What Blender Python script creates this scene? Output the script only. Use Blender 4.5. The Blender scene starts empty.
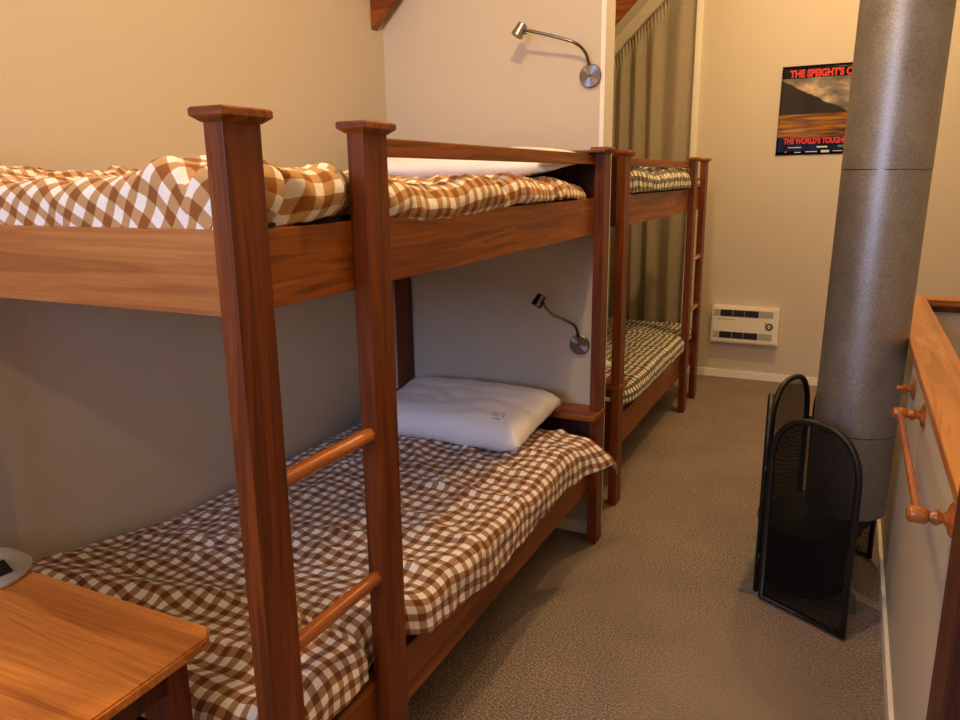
import bpy, bmesh, math, random
from mathutils import Vector, Matrix, noise
random.seed(7)
PI = math.pi
sc = bpy.context.scene
COL = sc.collection

# ------------------------------------------------------------------ materials
MATS = {}
def new_mat(name):
    m = bpy.data.materials.new(name); m.use_nodes = True
    nt = m.node_tree
    b = nt.nodes['Principled BSDF']
    MATS[name] = m
    return m, nt, b
def N(nt, typ, **kw):
    n = nt.nodes.new(typ)
    for k, v in kw.items():
        if k.startswith('i_'):
            key = k[2:]
            n.inputs[int(key) if key.isdigit() else key.replace('_', ' ')].default_value = v
        else: setattr(n, k, v)
    return n
def ramp(nt, stops, interp='LINEAR'):
    r = nt.nodes.new('ShaderNodeValToRGB'); r.color_ramp.interpolation = interp
    e = r.color_ramp.elements
    while len(e) < len(stops): e.new(.5)
    for k, (p, c) in enumerate(stops):
        e[k].position = p; e[k].color = (*c, 1) if len(c) == 3 else c
    return r
def L(nt, a, b): nt.links.new(a, b)
def math_n(nt, op, a, b=None, c=None):
    n = nt.nodes.new('ShaderNodeMath'); n.operation = op
    for k, v in enumerate((a, b, c)):
        if v is None: continue
        if isinstance(v, (int, float)): n.inputs[k].default_value = v
        else: nt.links.new(v, n.inputs[k])
    return n.outputs[0]

def plain(name, col, rough=.5, metal=0., bump=0., scale=60, var=.0):
    m, nt, b = new_mat(name)
    b.inputs['Roughness'].default_value = rough; b.inputs['Metallic'].default_value = metal
    tc = N(nt, 'ShaderNodeTexCoord')
    nz = N(nt, 'ShaderNodeTexNoise', i_Scale=scale, i_Detail=4.)
    L(nt, tc.outputs['Object'], nz.inputs['Vector'])
    c0 = tuple(max(0, x*(1-var)) for x in col); c1 = tuple(min(1, x*(1+var)) for x in col)
    r = ramp(nt, [(.3, c0), (.7, c1)])
    L(nt, nz.outputs['Fac'], r.inputs['Fac']); L(nt, r.outputs['Color'], b.inputs['Base Color'])
    if bump:
        bp = N(nt, 'ShaderNodeBump', i_Strength=bump, i_Distance=.004)
        L(nt, nz.outputs['Fac'], bp.inputs['Height']); L(nt, bp.outputs['Normal'], b.inputs['Normal'])
    return m

def wood(name, axis, dark, mid, light, rough=.45, seed=0., fig=1.0, coat=.05):
    m, nt, b = new_mat(name)
    tc = N(nt, 'ShaderNodeTexCoord')
    mp = N(nt, 'ShaderNodeMapping')
    s = [9., 9., 9.]; s['xyz'.index(axis)] = .55
    mp.inputs['Scale'].default_value = s; mp.inputs['Location'].default_value = (seed, seed*1.7, seed*.6)
    L(nt, tc.outputs['Object'], mp.inputs['Vector'])
    n1 = N(nt, 'ShaderNodeTexNoise', i_Scale=1.6*fig, i_Detail=5., i_Distortion=1.6)
    L(nt, mp.outputs['Vector'], n1.inputs['Vector'])
    mp2 = N(nt, 'ShaderNodeMapping'); s2 = [90., 90., 90.]; s2['xyz'.index(axis)] = 2.2
    mp2.inputs['Scale'].default_value = s2
    L(nt, tc.outputs['Object'], mp2.inputs['Vector'])
    n2 = N(nt, 'ShaderNodeTexNoise', i_Scale=1.7, i_Detail=3.)
    L(nt, mp2.outputs['Vector'], n2.inputs['Vector'])
    # growth-ring streaks
    rg = math_n(nt, 'FRACT', math_n(nt, 'MULTIPLY', n1.outputs['Fac'], 6.))
    rg = math_n(nt, 'ABSOLUTE', math_n(nt, 'SUBTRACT', rg, .5))
    f = math_n(nt, 'ADD', math_n(nt, 'MULTIPLY', n1.outputs['Fac'], .75), math_n(nt, 'MULTIPLY', rg, .28))
    f = math_n(nt, 'ADD', f, math_n(nt, 'MULTIPLY', math_n(nt, 'SUBTRACT', n2.outputs['Fac'], .5), .30))
    r = ramp(nt, [(.25, dark), (.5, mid), (.75, light)])
    L(nt, f, r.inputs['Fac']); L(nt, r.outputs['Color'], b.inputs['Base Color'])
    b.inputs['Roughness'].default_value = rough
    b.inputs['Specular IOR Level'].default_value = .32
    b.inputs['Coat Weight'].default_value = coat; b.inputs['Coat Roughness'].default_value = .25
    bp = N(nt, 'ShaderNodeBump', i_Strength=.12, i_Distance=.002)
    L(nt, n2.outputs['Fac'], bp.inputs['Height']); L(nt, bp.outputs['Normal'], b.inputs['Normal'])
    return m
WD, WM, WL = (.11, .023, .003), (.28, .078, .007), (.42, .150, .016)
wx_ = wood('rimu_x', 'x', WD, WM, WL)
wy_ = wood('rimu_y', 'y', WD, WM, WL, seed=3.1)
wz_ = wood('rimu_z', 'z', (.075, .014, .002), (.17, .038, .004), (.26, .070, .007), seed=5.3)
wfoot = wood('daylit_rimu_x', 'x', (.26, .085, .017), (.41, .155, .036), (.52, .225, .062), seed=8.2, fig=.8, coat=.1)  # same rimu lightened, painting in the daylight that falls on the footboards
wdesk = wood('desk_rimu', 'x', (.36, .10, .014), (.60, .21, .036), (.76, .33, .07), seed=2.2, fig=.8, coat=.25)
wdark = wood('dark_rimu', 'z', (.035, .008, .004), (.09, .02, .008), (.15, .035, .012), seed=1.2)
wcap = wood('cap_rimu', 'y', (.34, .11, .02), (.52, .20, .042), (.66, .29, .075), seed=4.2, coat=.35, rough=.4)
wcapx = wood('cap_rimu_x', 'x', (.28, .08, .016), (.45, .15, .035), (.6, .25, .06), seed=4.2, rough=.4)
wturn = wood('turned_rimu', 'y', (.22, .05, .008), (.40, .11, .018), (.56, .19, .035), seed=6.6, coat=.8, rough=.25)

wall_m = plain('wall_paint', (.60, .53, .425), .75, bump=.08, scale=140, var=.02)
ceil_m = plain('ceiling_paint', (.66, .61, .53), .8, var=.02)
trim_m = plain('trim_paint', (.88, .83, .74), .45, var=.02)
white_m = plain('heater_enamel', (.86, .80, .67), .35, var=.01)
black_m = plain('black_paint', (.004, .004, .004), .45, var=.2)
iron_m = plain('black_iron', (.012, .011, .010), .6, var=.3)
dark_m = plain('dark_grille', (.035, .035, .035), .5, var=.2)
grey_m = plain('grey_filter', (.42, .40, .37), .7, var=.1, scale=400)
steel_m = plain('brushed_nickel', (.40, .36, .32), .25, 1., var=.1)
chrome_m = plain('dark_chrome', (.16, .145, .13), .22, 1., var=.1)
clip_m = plain('clip_steel', (.6, .6, .6), .3, 1.)
silver_m = plain('silver_dome', (.80, .79, .76), .25, .6, var=.03)
matt_m = plain('mattress_ticking', (.03, .03, .035), .8, var=.2)
lens_m = plain('lamp_lens', (.5, .47, .40), .15, .3)
tag_m = plain('faint_print', (.42, .42, .44), .8, var=.3, scale=500)
paper_m = plain('sticker_paper', (.8, .78, .7), .7)
glass_m = plain('window_glass', (.02, .025, .035), .05)

def pillow_material():
    m = plain('pillow_cotton', (.92, .91, .92), .85, bump=.12, scale=28, var=.015)
    return m
pillow_m = pillow_material()

def brushed_disc():
    """turned metal: anisotropic highlight running round the plate"""
    m, nt, b = new_mat('turned_steel')
    b.inputs['Base Color'].default_value = (.26, .22, .19, 1); b.inputs['Metallic'].default_value = 1
    b.inputs['Roughness'].default_value = .30; b.inputs['Anisotropic'].default_value = .9
    t = N(nt, 'ShaderNodeTangent', direction_type='RADIAL', axis='Y'); L(nt, t.outputs[0], b.inputs['Tangent'])
    return m
disc_m = brushed_disc()

# carpet
def carpet():
    m, nt, b = new_mat('carpet')
    tc = N(nt, 'ShaderNodeTexCoord')
    n1 = N(nt, 'ShaderNodeTexNoise', i_Scale=150., i_Detail=3.)
    n2 = N(nt, 'ShaderNodeTexNoise', i_Scale=2.5, i_Detail=3.)
    sep = N(nt, 'ShaderNodeSeparateXYZ')
    L(nt, tc.outputs['Object'], n1.inputs['Vector']); L(nt, tc.outputs['Object'], n2.inputs['Vector'])
    L(nt, tc.outputs['Object'], sep.inputs['Vector'])
    # small cut-and-loop ribs
    sx = math_n(nt, 'SINE', math_n(nt, 'MULTIPLY', sep.outputs['X'], 2*PI/.0105))
    sy = math_n(nt, 'SINE', math_n(nt, 'MULTIPLY', sep.outputs['Y'], 2*PI/.0105))
    loop = math_n(nt, 'MULTIPLY', sx, sy)
    f = math_n(nt, 'ADD', math_n(nt, 'MULTIPLY', n1.outputs['Fac'], .85), math_n(nt, 'MULTIPLY', loop, .17))
    f = math_n(nt, 'ADD', f, math_n(nt, 'MULTIPLY', math_n(nt, 'SUBTRACT', n2.outputs['Fac'], .5), .12))
    r = ramp(nt, [(.26, (.06, .046, .035)), (.46, (.245, .187, .142)), (.66, (.60, .48, .38))])
    L(nt, f, r.inputs['Fac']); L(nt, r.outputs['Color'], b.inputs['Base Color'])
    b.inputs['Roughness'].default_value = .95
    bp = N(nt, 'ShaderNodeBump', i_Strength=.5, i_Distance=.004)
    L(nt, f, bp.inputs['Height']); L(nt, bp.outputs['Normal'], b.inputs['Normal'])
    return m
carpet_m = carpet()

def gingham(name, period, dark, mid, lite, duty=.5, duty2=None):
    """woven check driven by the cloth's own UVs (metres along the cloth)"""
    m, nt, b = new_mat(name)
    uv = N(nt, 'ShaderNodeUVMap'); uv.uv_map = 'cloth'
    sep = N(nt, 'ShaderNodeSeparateXYZ'); L(nt, uv.outputs['UV'], sep.inputs['Vector'])
    def stripe(o, d):
        fr = math_n(nt, 'FRACT', math_n(nt, 'DIVIDE', o, period))
        a = N(nt, 'ShaderNodeMapRange', interpolation_type='SMOOTHSTEP'); L(nt, fr, a.inputs['Value'])
        a.inputs['From Min'].default_value = d-.03; a.inputs['From Max'].default_value = d+.03
        e = N(nt, 'ShaderNodeMapRange', interpolation_type='SMOOTHSTEP'); L(nt, fr, e.inputs['Value'])
        e.inputs['From Min'].default_value = .0; e.inputs['From Max'].default_value = .04
        return math_n(nt, 'MULTIPLY', math_n(nt, 'SUBTRACT', 1., a.outputs[0]), e.outputs[0])
    a = stripe(sep.outputs['X'], duty); c = stripe(sep.outputs['Y'], duty2 or duty)
    s = math_n(nt, 'MULTIPLY', math_n(nt, 'ADD', a, c), .5)
    # thread slubs
    mp = N(nt, 'ShaderNodeMapping'); mp.inputs['Scale'].default_value = (900, 120, 1); L(nt, uv.outputs['UV'], mp.inputs['Vector'])
    nz = N(nt, 'ShaderNodeTexNoise', i_Scale=1., i_Detail=2.); L(nt, mp.outputs['Vector'], nz.inputs['Vector'])
    s = math_n(nt, 'ADD', s, math_n(nt, 'MULTIPLY', math_n(nt, 'SUBTRACT', nz.outputs['Fac'], .5), .16))
    r = ramp(nt, [(.08, lite), (.42, mid), (.58, mid), (.93, dark)])
    L(nt, s, r.inputs['Fac']); L(nt, r.outputs['Color'], b.inputs['Base Color'])
    b.inputs['Roughness'].default_value = .85
    b.inputs['Sheen Weight'].default_value = .1
    tcc = N(nt, 'ShaderNodeTexCoord')
    n3 = N(nt, 'ShaderNodeTexNoise', i_Scale=38., i_Detail=3., i_Distortion=.6); L(nt, tcc.outputs['Object'], n3.inputs['Vector'])
    bp = N(nt, 'ShaderNodeBump', i_Strength=.35, i_Distance=.008)
    L(nt, n3.outputs['Fac'], bp.inputs['Height']); L(nt, bp.outputs['Normal'], b.inputs['Normal'])
    return m
ging_up = gingham('gingham_tan', .048, (.27, .088, .009), (.52, .30, .12), (.90, .85, .76))
ging_lo = gingham('gingham_brown', .0445, (.17, .050, .007), (.40, .235, .13), (.88, .84, .82))
ging_ol = gingham('gingham_olive', .036, (.035, .030, .016), (.16, .135, .08), (.80, .76, .62), .5, .45)
ging_olu = gingham('gingham_olive_large', .046, (.04, .034, .018), (.20, .17, .10), (.80, .76, .64))

def curtain_mat():
    m, nt, b = new_mat('curtain_linen')
    tc = N(nt, 'ShaderNodeTexCoord')
    mp = N(nt, 'ShaderNodeMapping'); mp.inputs['Scale'].default_value = (260, 260, 60); L(nt, tc.outputs['Object'], mp.inputs['Vector'])
    n1 = N(nt, 'ShaderNodeTexNoise', i_Scale=1., i_Detail=3.); L(nt, mp.outputs['Vector'], n1.inputs['Vector'])
    r = ramp(nt, [(.25, (.25, .212, .155)), (.75, (.39, .335, .25))])
    L(nt, n1.outputs['Fac'], r.inputs['Fac']); L(nt, r.outputs['Color'], b.inputs['Base Color'])
    b.inputs['Roughness'].default_value = .9
    return m
curtain_m = curtain_mat()

def galv():
    m, nt, b = new_mat('galvanised_steel')
    tc = N(nt, 'ShaderNodeTexCoord')
    v = N(nt, 'ShaderNodeTexVoronoi', i_Scale=230.); L(nt, tc.outputs['Object'], v.inputs['Vector'])
    n = N(nt, 'ShaderNodeTexNoise', i_Scale=7., i_Detail=5.); L(nt, tc.outputs['Object'], n.inputs['Vector'])
    n2 = N(nt, 'ShaderNodeTexNoise', i_Scale=220., i_Detail=2.); L(nt, tc.outputs['Object'], n2.inputs['Vector'])
    sp = N(nt, 'ShaderNodeSeparateColor'); L(nt, v.outputs['Color'], sp.inputs['Color'])
    f = math_n(nt, 'ADD', math_n(nt, 'MULTIPLY', sp.outputs[0], .22), math_n(nt, 'MULTIPLY', n.outputs['Fac'], .38))
    f = math_n(nt, 'ADD', f, math_n(nt, 'MULTIPLY', n2.outputs['Fac'], .40))
    r = ramp(nt, [(.25, (.19, .182, .17)), (.8, (.44, .425, .40))])
    L(nt, f, r.inputs['Fac']); L(nt, r.outputs['Color'], b.inputs['Base Color'])
    b.inputs['Metallic'].default_value = .75
    rr = ramp(nt, [(.3, (.36,)*3), (.75, (.50,)*3)]); L(nt, f, rr.inputs['Fac']); L(nt, rr.outputs['Color'], b.inputs['Roughness'])
    bp = N(nt, 'ShaderNodeBump', i_Strength=.18, i_Distance=.002); L(nt, n2.outputs['Fac'], bp.inputs['Height']); L(nt, bp.outputs['Normal'], b.inputs['Normal'])
    return m
galv_m = galv()

def hearth_mat():
    return plain('hearth_slab', (.15, .145, .125), .6, bump=.2, scale=9, var=.45)
hearth_m = hearth_mat()

def mesh_mat():
    """woven black wire: real holes between the wires"""
    m, nt, b = new_mat('wire_mesh')
    uv = N(nt, 'ShaderNodeUVMap'); uv.uv_map = 'cloth'
    sep = N(nt, 'ShaderNodeSeparateXYZ'); L(nt, uv.outputs['UV'], sep.inputs['Vector'])
    P = .0034
    def wire(o): return math_n(nt, 'LESS_THAN', math_n(nt, 'FRACT', math_n(nt, 'DIVIDE', o, P)), .52)
    w = math_n(nt, 'MAXIMUM', wire(sep.outputs['X']), wire(sep.outputs['Y']))
    b.inputs['Base Color'].default_value = (.003, .003, .003, 1); b.inputs['Roughness'].default_value = .8
    L(nt, w, b.inputs['Alpha'])
    return m
mesh_m = mesh_mat(); mesh_m.node_tree.nodes['Principled BSDF'].inputs['Specular IOR Level'].default_value = .15

def poster_mat():
    m, nt, b = new_mat('poster_print')
    uv = N(nt, 'ShaderNodeUVMap'); uv.uv_map = 'cloth'
    sep = N(nt, 'ShaderNodeSeparateXYZ'); L(nt, uv.outputs['UV'], sep.inputs['Vector'])
    U, V = sep.outputs['X'], sep.outputs['Y']        # metres: U 0..0.88, V 0..0.62
    def mix(fac, a, c):
        mx = nt.nodes.new('ShaderNodeMix'); mx.data_type = 'RGBA'
        if isinstance(fac, (int, float)): mx.inputs[0].default_value = fac
        else: L(nt, fac, mx.inputs[0])
        for k, v in ((6, a), (7, c)):
            if isinstance(v, tuple): mx.inputs[k].default_value = (*v, 1)
            else: L(nt, v, mx.inputs[k])
        return mx.outputs[2]
    def step(o, t, w=.004):
        a = N(nt, 'ShaderNodeMapRange', interpolation_type='SMOOTHSTEP'); L(nt, o, a.inputs['Value'])
        a.inputs['From Min'].default_value = t-w; a.inputs['From Max'].default_value = t+w
        return a.outputs[0]
    mp = N(nt, 'ShaderNodeMapping'); mp.inputs['Scale'].default_value = (5, 9, 1); mp.inputs['Rotation'].default_value = (0, 0, -.4)
    L(nt, uv.outputs['UV'], mp.inputs['Vector'])
    cl = N(nt, 'ShaderNodeTexNoise', i_Scale=1.3, i_Detail=5.); L(nt, mp.outputs['Vector'], cl.inputs['Vector'])
    sky = ramp(nt, [(.35, (.10, .095, .09)), (.52, (.26, .215, .18)), (.68, (.62, .47, .34))])
    L(nt, cl.outputs['Fac'], sky.inputs['Fac'])
    mp2 = N(nt, 'ShaderNodeMapping'); mp2.inputs['Scale'].default_value = (3, 38, 1); L(nt, uv.outputs['UV'], mp2.inputs['Vector'])
    gr = N(nt, 'ShaderNodeTexNoise', i_Scale=1.2, i_Detail=4.); L(nt, mp2.outputs['Vector'], gr.inputs['Vector'])
    grass = ramp(nt, [(.3, (.05, .022, .006)), (.5, (.25, .10, .015)), (.7, (.48, .27, .05))])
    L(nt, gr.outputs['Fac'], grass.inputs['Fac'])
    # mountain: slope falling to the right
    wob = math_n(nt, 'MULTIPLY', math_n(nt, 'SUBTRACT', cl.outputs['Fac'], .5), .05)
    ridge = math_n(nt, 'ADD', math_n(nt, 'SUBTRACT', math_n(nt, 'ADD', V, math_n(nt, 'MULTIPLY', U, .52)), .53), wob)
    mtn = math_n(nt, 'SUBTRACT', 1., step(ridge, 0., .006))
    img = mix(mtn, sky.outputs['Color'], (.035, .028, .022))
    img = mix(math_n(nt, 'SUBTRACT', 1., step(V, .285)), img, grass.outputs['Color'])
    bands = math_n(nt, 'MAXIMUM', step(V, .535, .001), math_n(nt, 'SUBTRACT', 1., step(V, .125, .008)))
    img = mix(bands, img, (.006, .006, .008))
    L(nt, img, b.inputs['Base Color']); b.inputs['Roughness'].default_value = .16
    b.inputs['Specular IOR Level'].default_value = .03
    return m
poster_m = poster_mat()
red_m = plain('poster_red', (.62, .028, .015), .6)
offwhite_m = plain('poster_white', (.6, .58, .52), .3)
lgreen_m = plain('poster_green', (.05, .12, .06), .3)

# ------------------------------------------------------------------ helpers
def finish(bm, name, mat, parent=None, smooth=False, uvname=None):
    me = bpy.data.meshes.new(name); bm.normal_update(); bm.to_mesh(me); bm.free()
    o = bpy.data.objects.new(name, me); COL.objects.link(o)
    me.materials.append(mat)
    if smooth: me.polygons.foreach_set('use_smooth', [True]*len(me.polygons))
    if parent is not None: o.parent = parent
    return o
def smooth_by_angle(o, deg=35):
    me = o.data
    me.polygons.foreach_set('use_smooth', [True]*len(me.polygons))
    bm = bmesh.new(); bm.from_mesh(me)
    for e in bm.edges:
        if len(e.link_faces) == 2 and e.calc_face_angle(0) > math.radians(deg): e.smooth = False
    bm.to_mesh(me); bm.free()
def thing(name, label, cat, loc=(0, 0, 0), group=None):
    o = bpy.data.objects.new(name, None); o.empty_display_size = .1; COL.objects.link(o); o.location = loc
    o['label'] = label; o['category'] = cat
    if group: o['group'] = group
    return o
def tag(o, label, cat, group=None):
    o['label'] = label; o['category'] = cat
    if group: o['group'] = group
    return o
def struct(o): o['kind'] = 'structure'; return o
def box(bm, x0, x1, y0, y1, z0, z1, bev=0.):
    vs = [bm.verts.new((x, y, z)) for x in (x0, x1) for y in (y0, y1) for z in (z0, z1)]
    F = [(0, 1, 3, 2), (4, 6, 7, 5), (0, 4, 5, 1), (2, 3, 7, 6), (0, 2, 6, 4), (1, 5, 7, 3)]
    fs = [bm.faces.new([vs[i] for i in f]) for f in F]
    if bev:
        es = set(e for f in fs for e in f.edges)
        bmesh.ops.bevel(bm, geom=list(es), offset=bev, segments=2, affect='EDGES', profile=.6)
    bmesh.ops.recalc_face_normals(bm, faces=bm.faces)
def B(name, mat, parent, x0, x1, y0, y1, z0, z1, bev=.0012):
    """box part; world coordinates are kept, parent's location is subtracted"""
    bm = bmesh.new()
    p = parent_loc(parent)
    x0, x1 = sorted((x0, x1)); y0, y1 = sorted((y0, y1)); z0, z1 = sorted((z0, z1))
    box(bm, x0-p[0], x1-p[0], y0-p[1], y1-p[1], z0-p[2], z1-p[2], bev)
    return finish(bm, name, mat, parent)
def parent_loc(p):
    v = Vector((0, 0, 0))
    while p is not None: v += p.location; p = p.parent
    return v
def ring(bm, c, ax, r, n):
    ax = ax.normalized(); u = ax.orthogonal().normalized(); w = ax.cross(u)
    return [bm.verts.new(c + u*(r*math.cos(2*PI*i/n)) + w*(r*math.sin(2*PI*i/n))) for i in range(n)]
def lathe(bm, base, axis, prof, n=32, cap=True):
    """prof: list of (distance along axis, radius)"""
    base = Vector(base); axis = Vector(axis).normalized()
    rs = [ring(bm, base+axis*t, axis, max(r, 1e-4), n) for t, r in prof]
    for a, b in zip(rs, rs[1:]):
        for i in range(n): bm.faces.new((a[i], a[(i+1) % n], b[(i+1) % n], b[i]))
    if cap: bm.faces.new(rs[0][::-1]); bm.faces.new(rs[-1])
    bmesh.ops.recalc_face_normals(bm, faces=bm.faces)
def tube(bm, pts, r, n=12, closed=False):
    pts = [Vector(p) for p in pts]; k = len(pts)
    prev = None; rs = []
    for i, p in enumerate(pts):
        a = pts[i-1] if (i > 0 or closed) else p
        b = pts[(i+1) % k] if (i < k-1 or closed) else p
        t = (b-a).normalized()
        if prev is None: u = t.orthogonal().normalized()
        else: u = (prev - t*prev.dot(t)).normalized()
        prev = u; w = t.cross(u)
        rr = r[i] if isinstance(r, (list, tuple)) else r
        rs.append([bm.verts.new(p + u*(rr*math.cos(2*PI*j/n)) + w*(rr*math.sin(2*PI*j/n))) for j in range(n)])
    pairs = list(zip(rs, rs[1:]))
    if closed: pairs.append((rs[-1], rs[0]))
    for a, b in pairs:
        for j in range(n): bm.faces.new((a[j], a[(j+1) % n], b[(j+1) % n], b[j]))
    if not closed: bm.faces.new(rs[0][::-1]); bm.faces.new(rs[-1])
    bmesh.ops.recalc_face_normals(bm, faces=bm.faces)
def shift(bm, p):
    bmesh.ops.translate(bm, verts=bm.verts, vec=-Vector(p))
def prism(bm, poly, fn, d0, d1):
    a = [bm.verts.new(fn(u, v, d0)) for u, v in poly]; b = [bm.verts.new(fn(u, v, d1)) for u, v in poly]
    n = len(poly); bm.faces.new(a[::-1]); bm.faces.new(b)
    for i in range(n): bm.faces.new((a[i], a[(i+1) % n], b[(i+1) % n], b[i]))
    bmesh.ops.recalc_face_normals(bm, faces=bm.faces)
def bez(pts, n):
    """Catmull-Rom through pts"""
    P = [Vector(p) for p in pts]; P = [P[0]*2-P[1]] + P + [P[-1]*2-P[-2]]
    out = []
    for i in range(1, len(P)-2):
        for k in range(n):
            t = k/n
            out.append(.5*((2*P[i]) + (P[i+1]-P[i-1])*t + (2*P[i-1]-5*P[i]+4*P[i+1]-P[i+2])*t*t + (3*P[i]-P[i-1]-3*P[i+1]+P[i+2])*t**3))
    out.append(P[-2]); return out
def ss(a, b, x):
    t = min(1, max(0, (x-a)/(b-a))); return t*t*(3-2*t)
def lerpt(tab, x):
    if x <= tab[0][0]: return tab[0][1]
    for (a, u), (b, v) in zip(tab, tab[1:]):
        if x <= b: return u + (v-u)*ss(a, b, x)
    return tab[-1][1]
def nz(x, y, z=0.): return noise.noise(Vector((x, y, z)))
def grid_mesh(name, mat, parent, P, nu, nv, UV, thick=.012, sub=0):
    bm = bmesh.new(); lay = bm.loops.layers.uv.new('cloth')
    p0 = parent_loc(parent)
    vs = [[bm.verts.new(P(i, j)-p0) for j in range(nv)] for i in range(nu)]
    for i in range(nu-1):
        for j in range(nv-1):
            idx = ((i, j), (i+1, j), (i+1, j+1), (i, j+1))
            f = bm.faces.new([vs[a][b] for a, b in idx])
            for l, (a, b) in zip(f.loops, idx): l[lay].uv = UV(a, b)
    o = finish(bm, name, mat, parent, smooth=True)
    if thick:
        s = o.modifiers.new('thickness', 'SOLIDIFY'); s.thickness = thick; s.offset = -1
    if sub:
        s = o.modifiers.new('sub', 'SUBSURF'); s.levels = sub; s.render_levels = sub
    return o

# ------------------------------------------------------------------ room
XL, XW, XWR = -1.07, 1.142, 1.245      # left wall, half wall faces
YP0, YP1, YE = 2.165, 2.285, 5.31      # partition, end wall
XR, YB = 3.1, -2.9
SL = .98; ZE = 2.50                    # roof pitch, ceiling height at the left wall
XRG = 1.05; ZR = ZE + SL*(XRG-XL)
def zc(x): return ZE + SL*(x-XL) if x < XRG else ZR - SL*(x-XRG)
LOW = -2.4
def wallbox(name, mat, *a):
    bm = bmesh.new(); box(bm, *a); return struct(finish(bm, name, mat))
bm = bmesh.new(); box(bm, XL-.1, XWR, YB, YE+.1, -.2, 0); struct(finish(bm, 'floor', carpet_m))
wallbox('floor_lower', carpet_m, XWR, XR+.1, YB, YE+.1, LOW-.1, LOW)
wallbox('wall_left', wall_m, XL-.1, XL, YB, YE+.1, -.2, ZE+.02)
bm = bmesh.new(); prism(bm, [(XL-.1, LOW), (XR+.1, LOW), (XR+.1, zc(XR)), (XRG, ZR), (XL-.1, ZE-.05)], lambda u, v, d: Vector((u, d, v)), YE, YE+.1)
struct(finish(bm, 'wall_end', wall_m))
bm = bmesh.new(); prism(bm, [(XL-.1, LOW), (XR+.1, LOW), (XR+.1, zc(XR)), (XRG, ZR), (XL-.1, ZE-.05)], lambda u, v, d: Vector((u, d, v)), YB-.1, YB)
struct(finish(bm, 'wall_back', wall_m))
wallbox('wall_right', wall_m, XR, XR+.1, YB, YE+.1, LOW, zc(XR)+.1)
for nm, xa, xb in (('ceiling', XL-.12, XRG), ('ceiling_right', XRG, XR+.12)):
    bm = bmesh.new(); prism(bm, [(xa, zc(xa)), (xb, zc(xb)), (xb, zc(xb)+.1), (xa, zc(xa)+.1)], lambda u, v, d: Vector((u, d, v)), YB-.1, YE+.1)
    struct(finish(bm, nm, ceil_m))
XP = -.037
bm = bmesh.new(); prism(bm, [(XL, 0), (XP-.018, 0), (XP-.018, zc(XP-.018)), (XL, ZE)], lambda u, v, d: Vector((u, d, v)), YP0, YP1)
struct(finish(bm, 'wall_partition', wall_m))
bm = bmesh.new(); prism(bm, [(XP-.018, 0), (XP, 0), (XP, zc(XP)), (XP-.018, zc(XP-.018))], lambda u, v, d: Vector((u, d, v)), YP0-.003, YP1+.003)
struct(finish(bm, 'trim_1', trim_m))
# rafters
ZU = 2.235
for k, (y0, y1) in enumerate(((2.07, 2.115), (4.50, 4.545))):
    bm = bmesh.new()
    prism(bm, [(XL, ZU), (XRG, ZU+SL*(XRG-XL)), (XRG, ZR), (XL, ZE)], lambda u, v, d: Vector((u, d, v)), y0, y1)
    struct(finish(bm, 'trim_%d' % (2+k), wx_))
# baseboards
def baseboard(name, *a):
    bm = bmesh.new(); box(bm, *a, .002); return struct(finish(bm, name, trim_m))
baseboard('baseboard_end', XL, XWR, YE-.014, YE, 0, .062)
baseboard('baseboard_left', XL, XL+.014, YB, YE-.014, 0, .062)
baseboard('baseboard_partition', XL+.014, XP-.018, YP0-.014, YP0, 0, .062)
baseboard('baseboard_right', XW-.014, XW, .2, YE-.014, 0, .062)
# half wall with timber cap, and its return across the stairwell
wallbox('wall_half', wall_m, XW, XWR-.02, .2, 3.19, -.2, .995)
wallbox('wall_stairwell', wall_m, XWR-.035, XWR-.02, YB, 3.08, LOW, 0.)
wallbox('wall_stair_return', wall_m, XWR-.02, XR, 3.08, 3.18, LOW, .995)
bm = bmesh.new()
box(bm, XW-.022, XWR, .2, 3.19, 1.0, 1.028, .004)
struct(finish(bm, 'trim_4', wcap))
bm = bmesh.new(); box(bm, XWR+.0005, XR, 3.065, 3.19, 1.0, 1.028, .004); struct(finish(bm, 'trim_5', wcapx))
bm = bmesh.new(); box(bm, XWR-.012, XR, 3.055, 3.0655, .975, 1.0, .001); struct(finish(bm, 'trim_6', wdark))
# window behind the curtain with its painted jamb; rear daylight is an area lamp, no window built
bm = bmesh.new()
def wz(x): return 2.31+SL*(x-XL)
prism(bm, [(XL+.08, .02), (-.30, .02), (-.30, wz(-.30)-.08), (XL+.08, wz(XL+.08)-.08)], lambda u, v, d: Vector((u, d, v)), YE-.012, YE-.004)
win = struct(finish(bm, 'window_1', glass_m))
bm = bmesh.new(); box(bm, -.300, -.238, YE-.03, YE, .0625, 2.97, .003)
struct(finish(bm, 'trim_7', trim_m))

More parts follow.
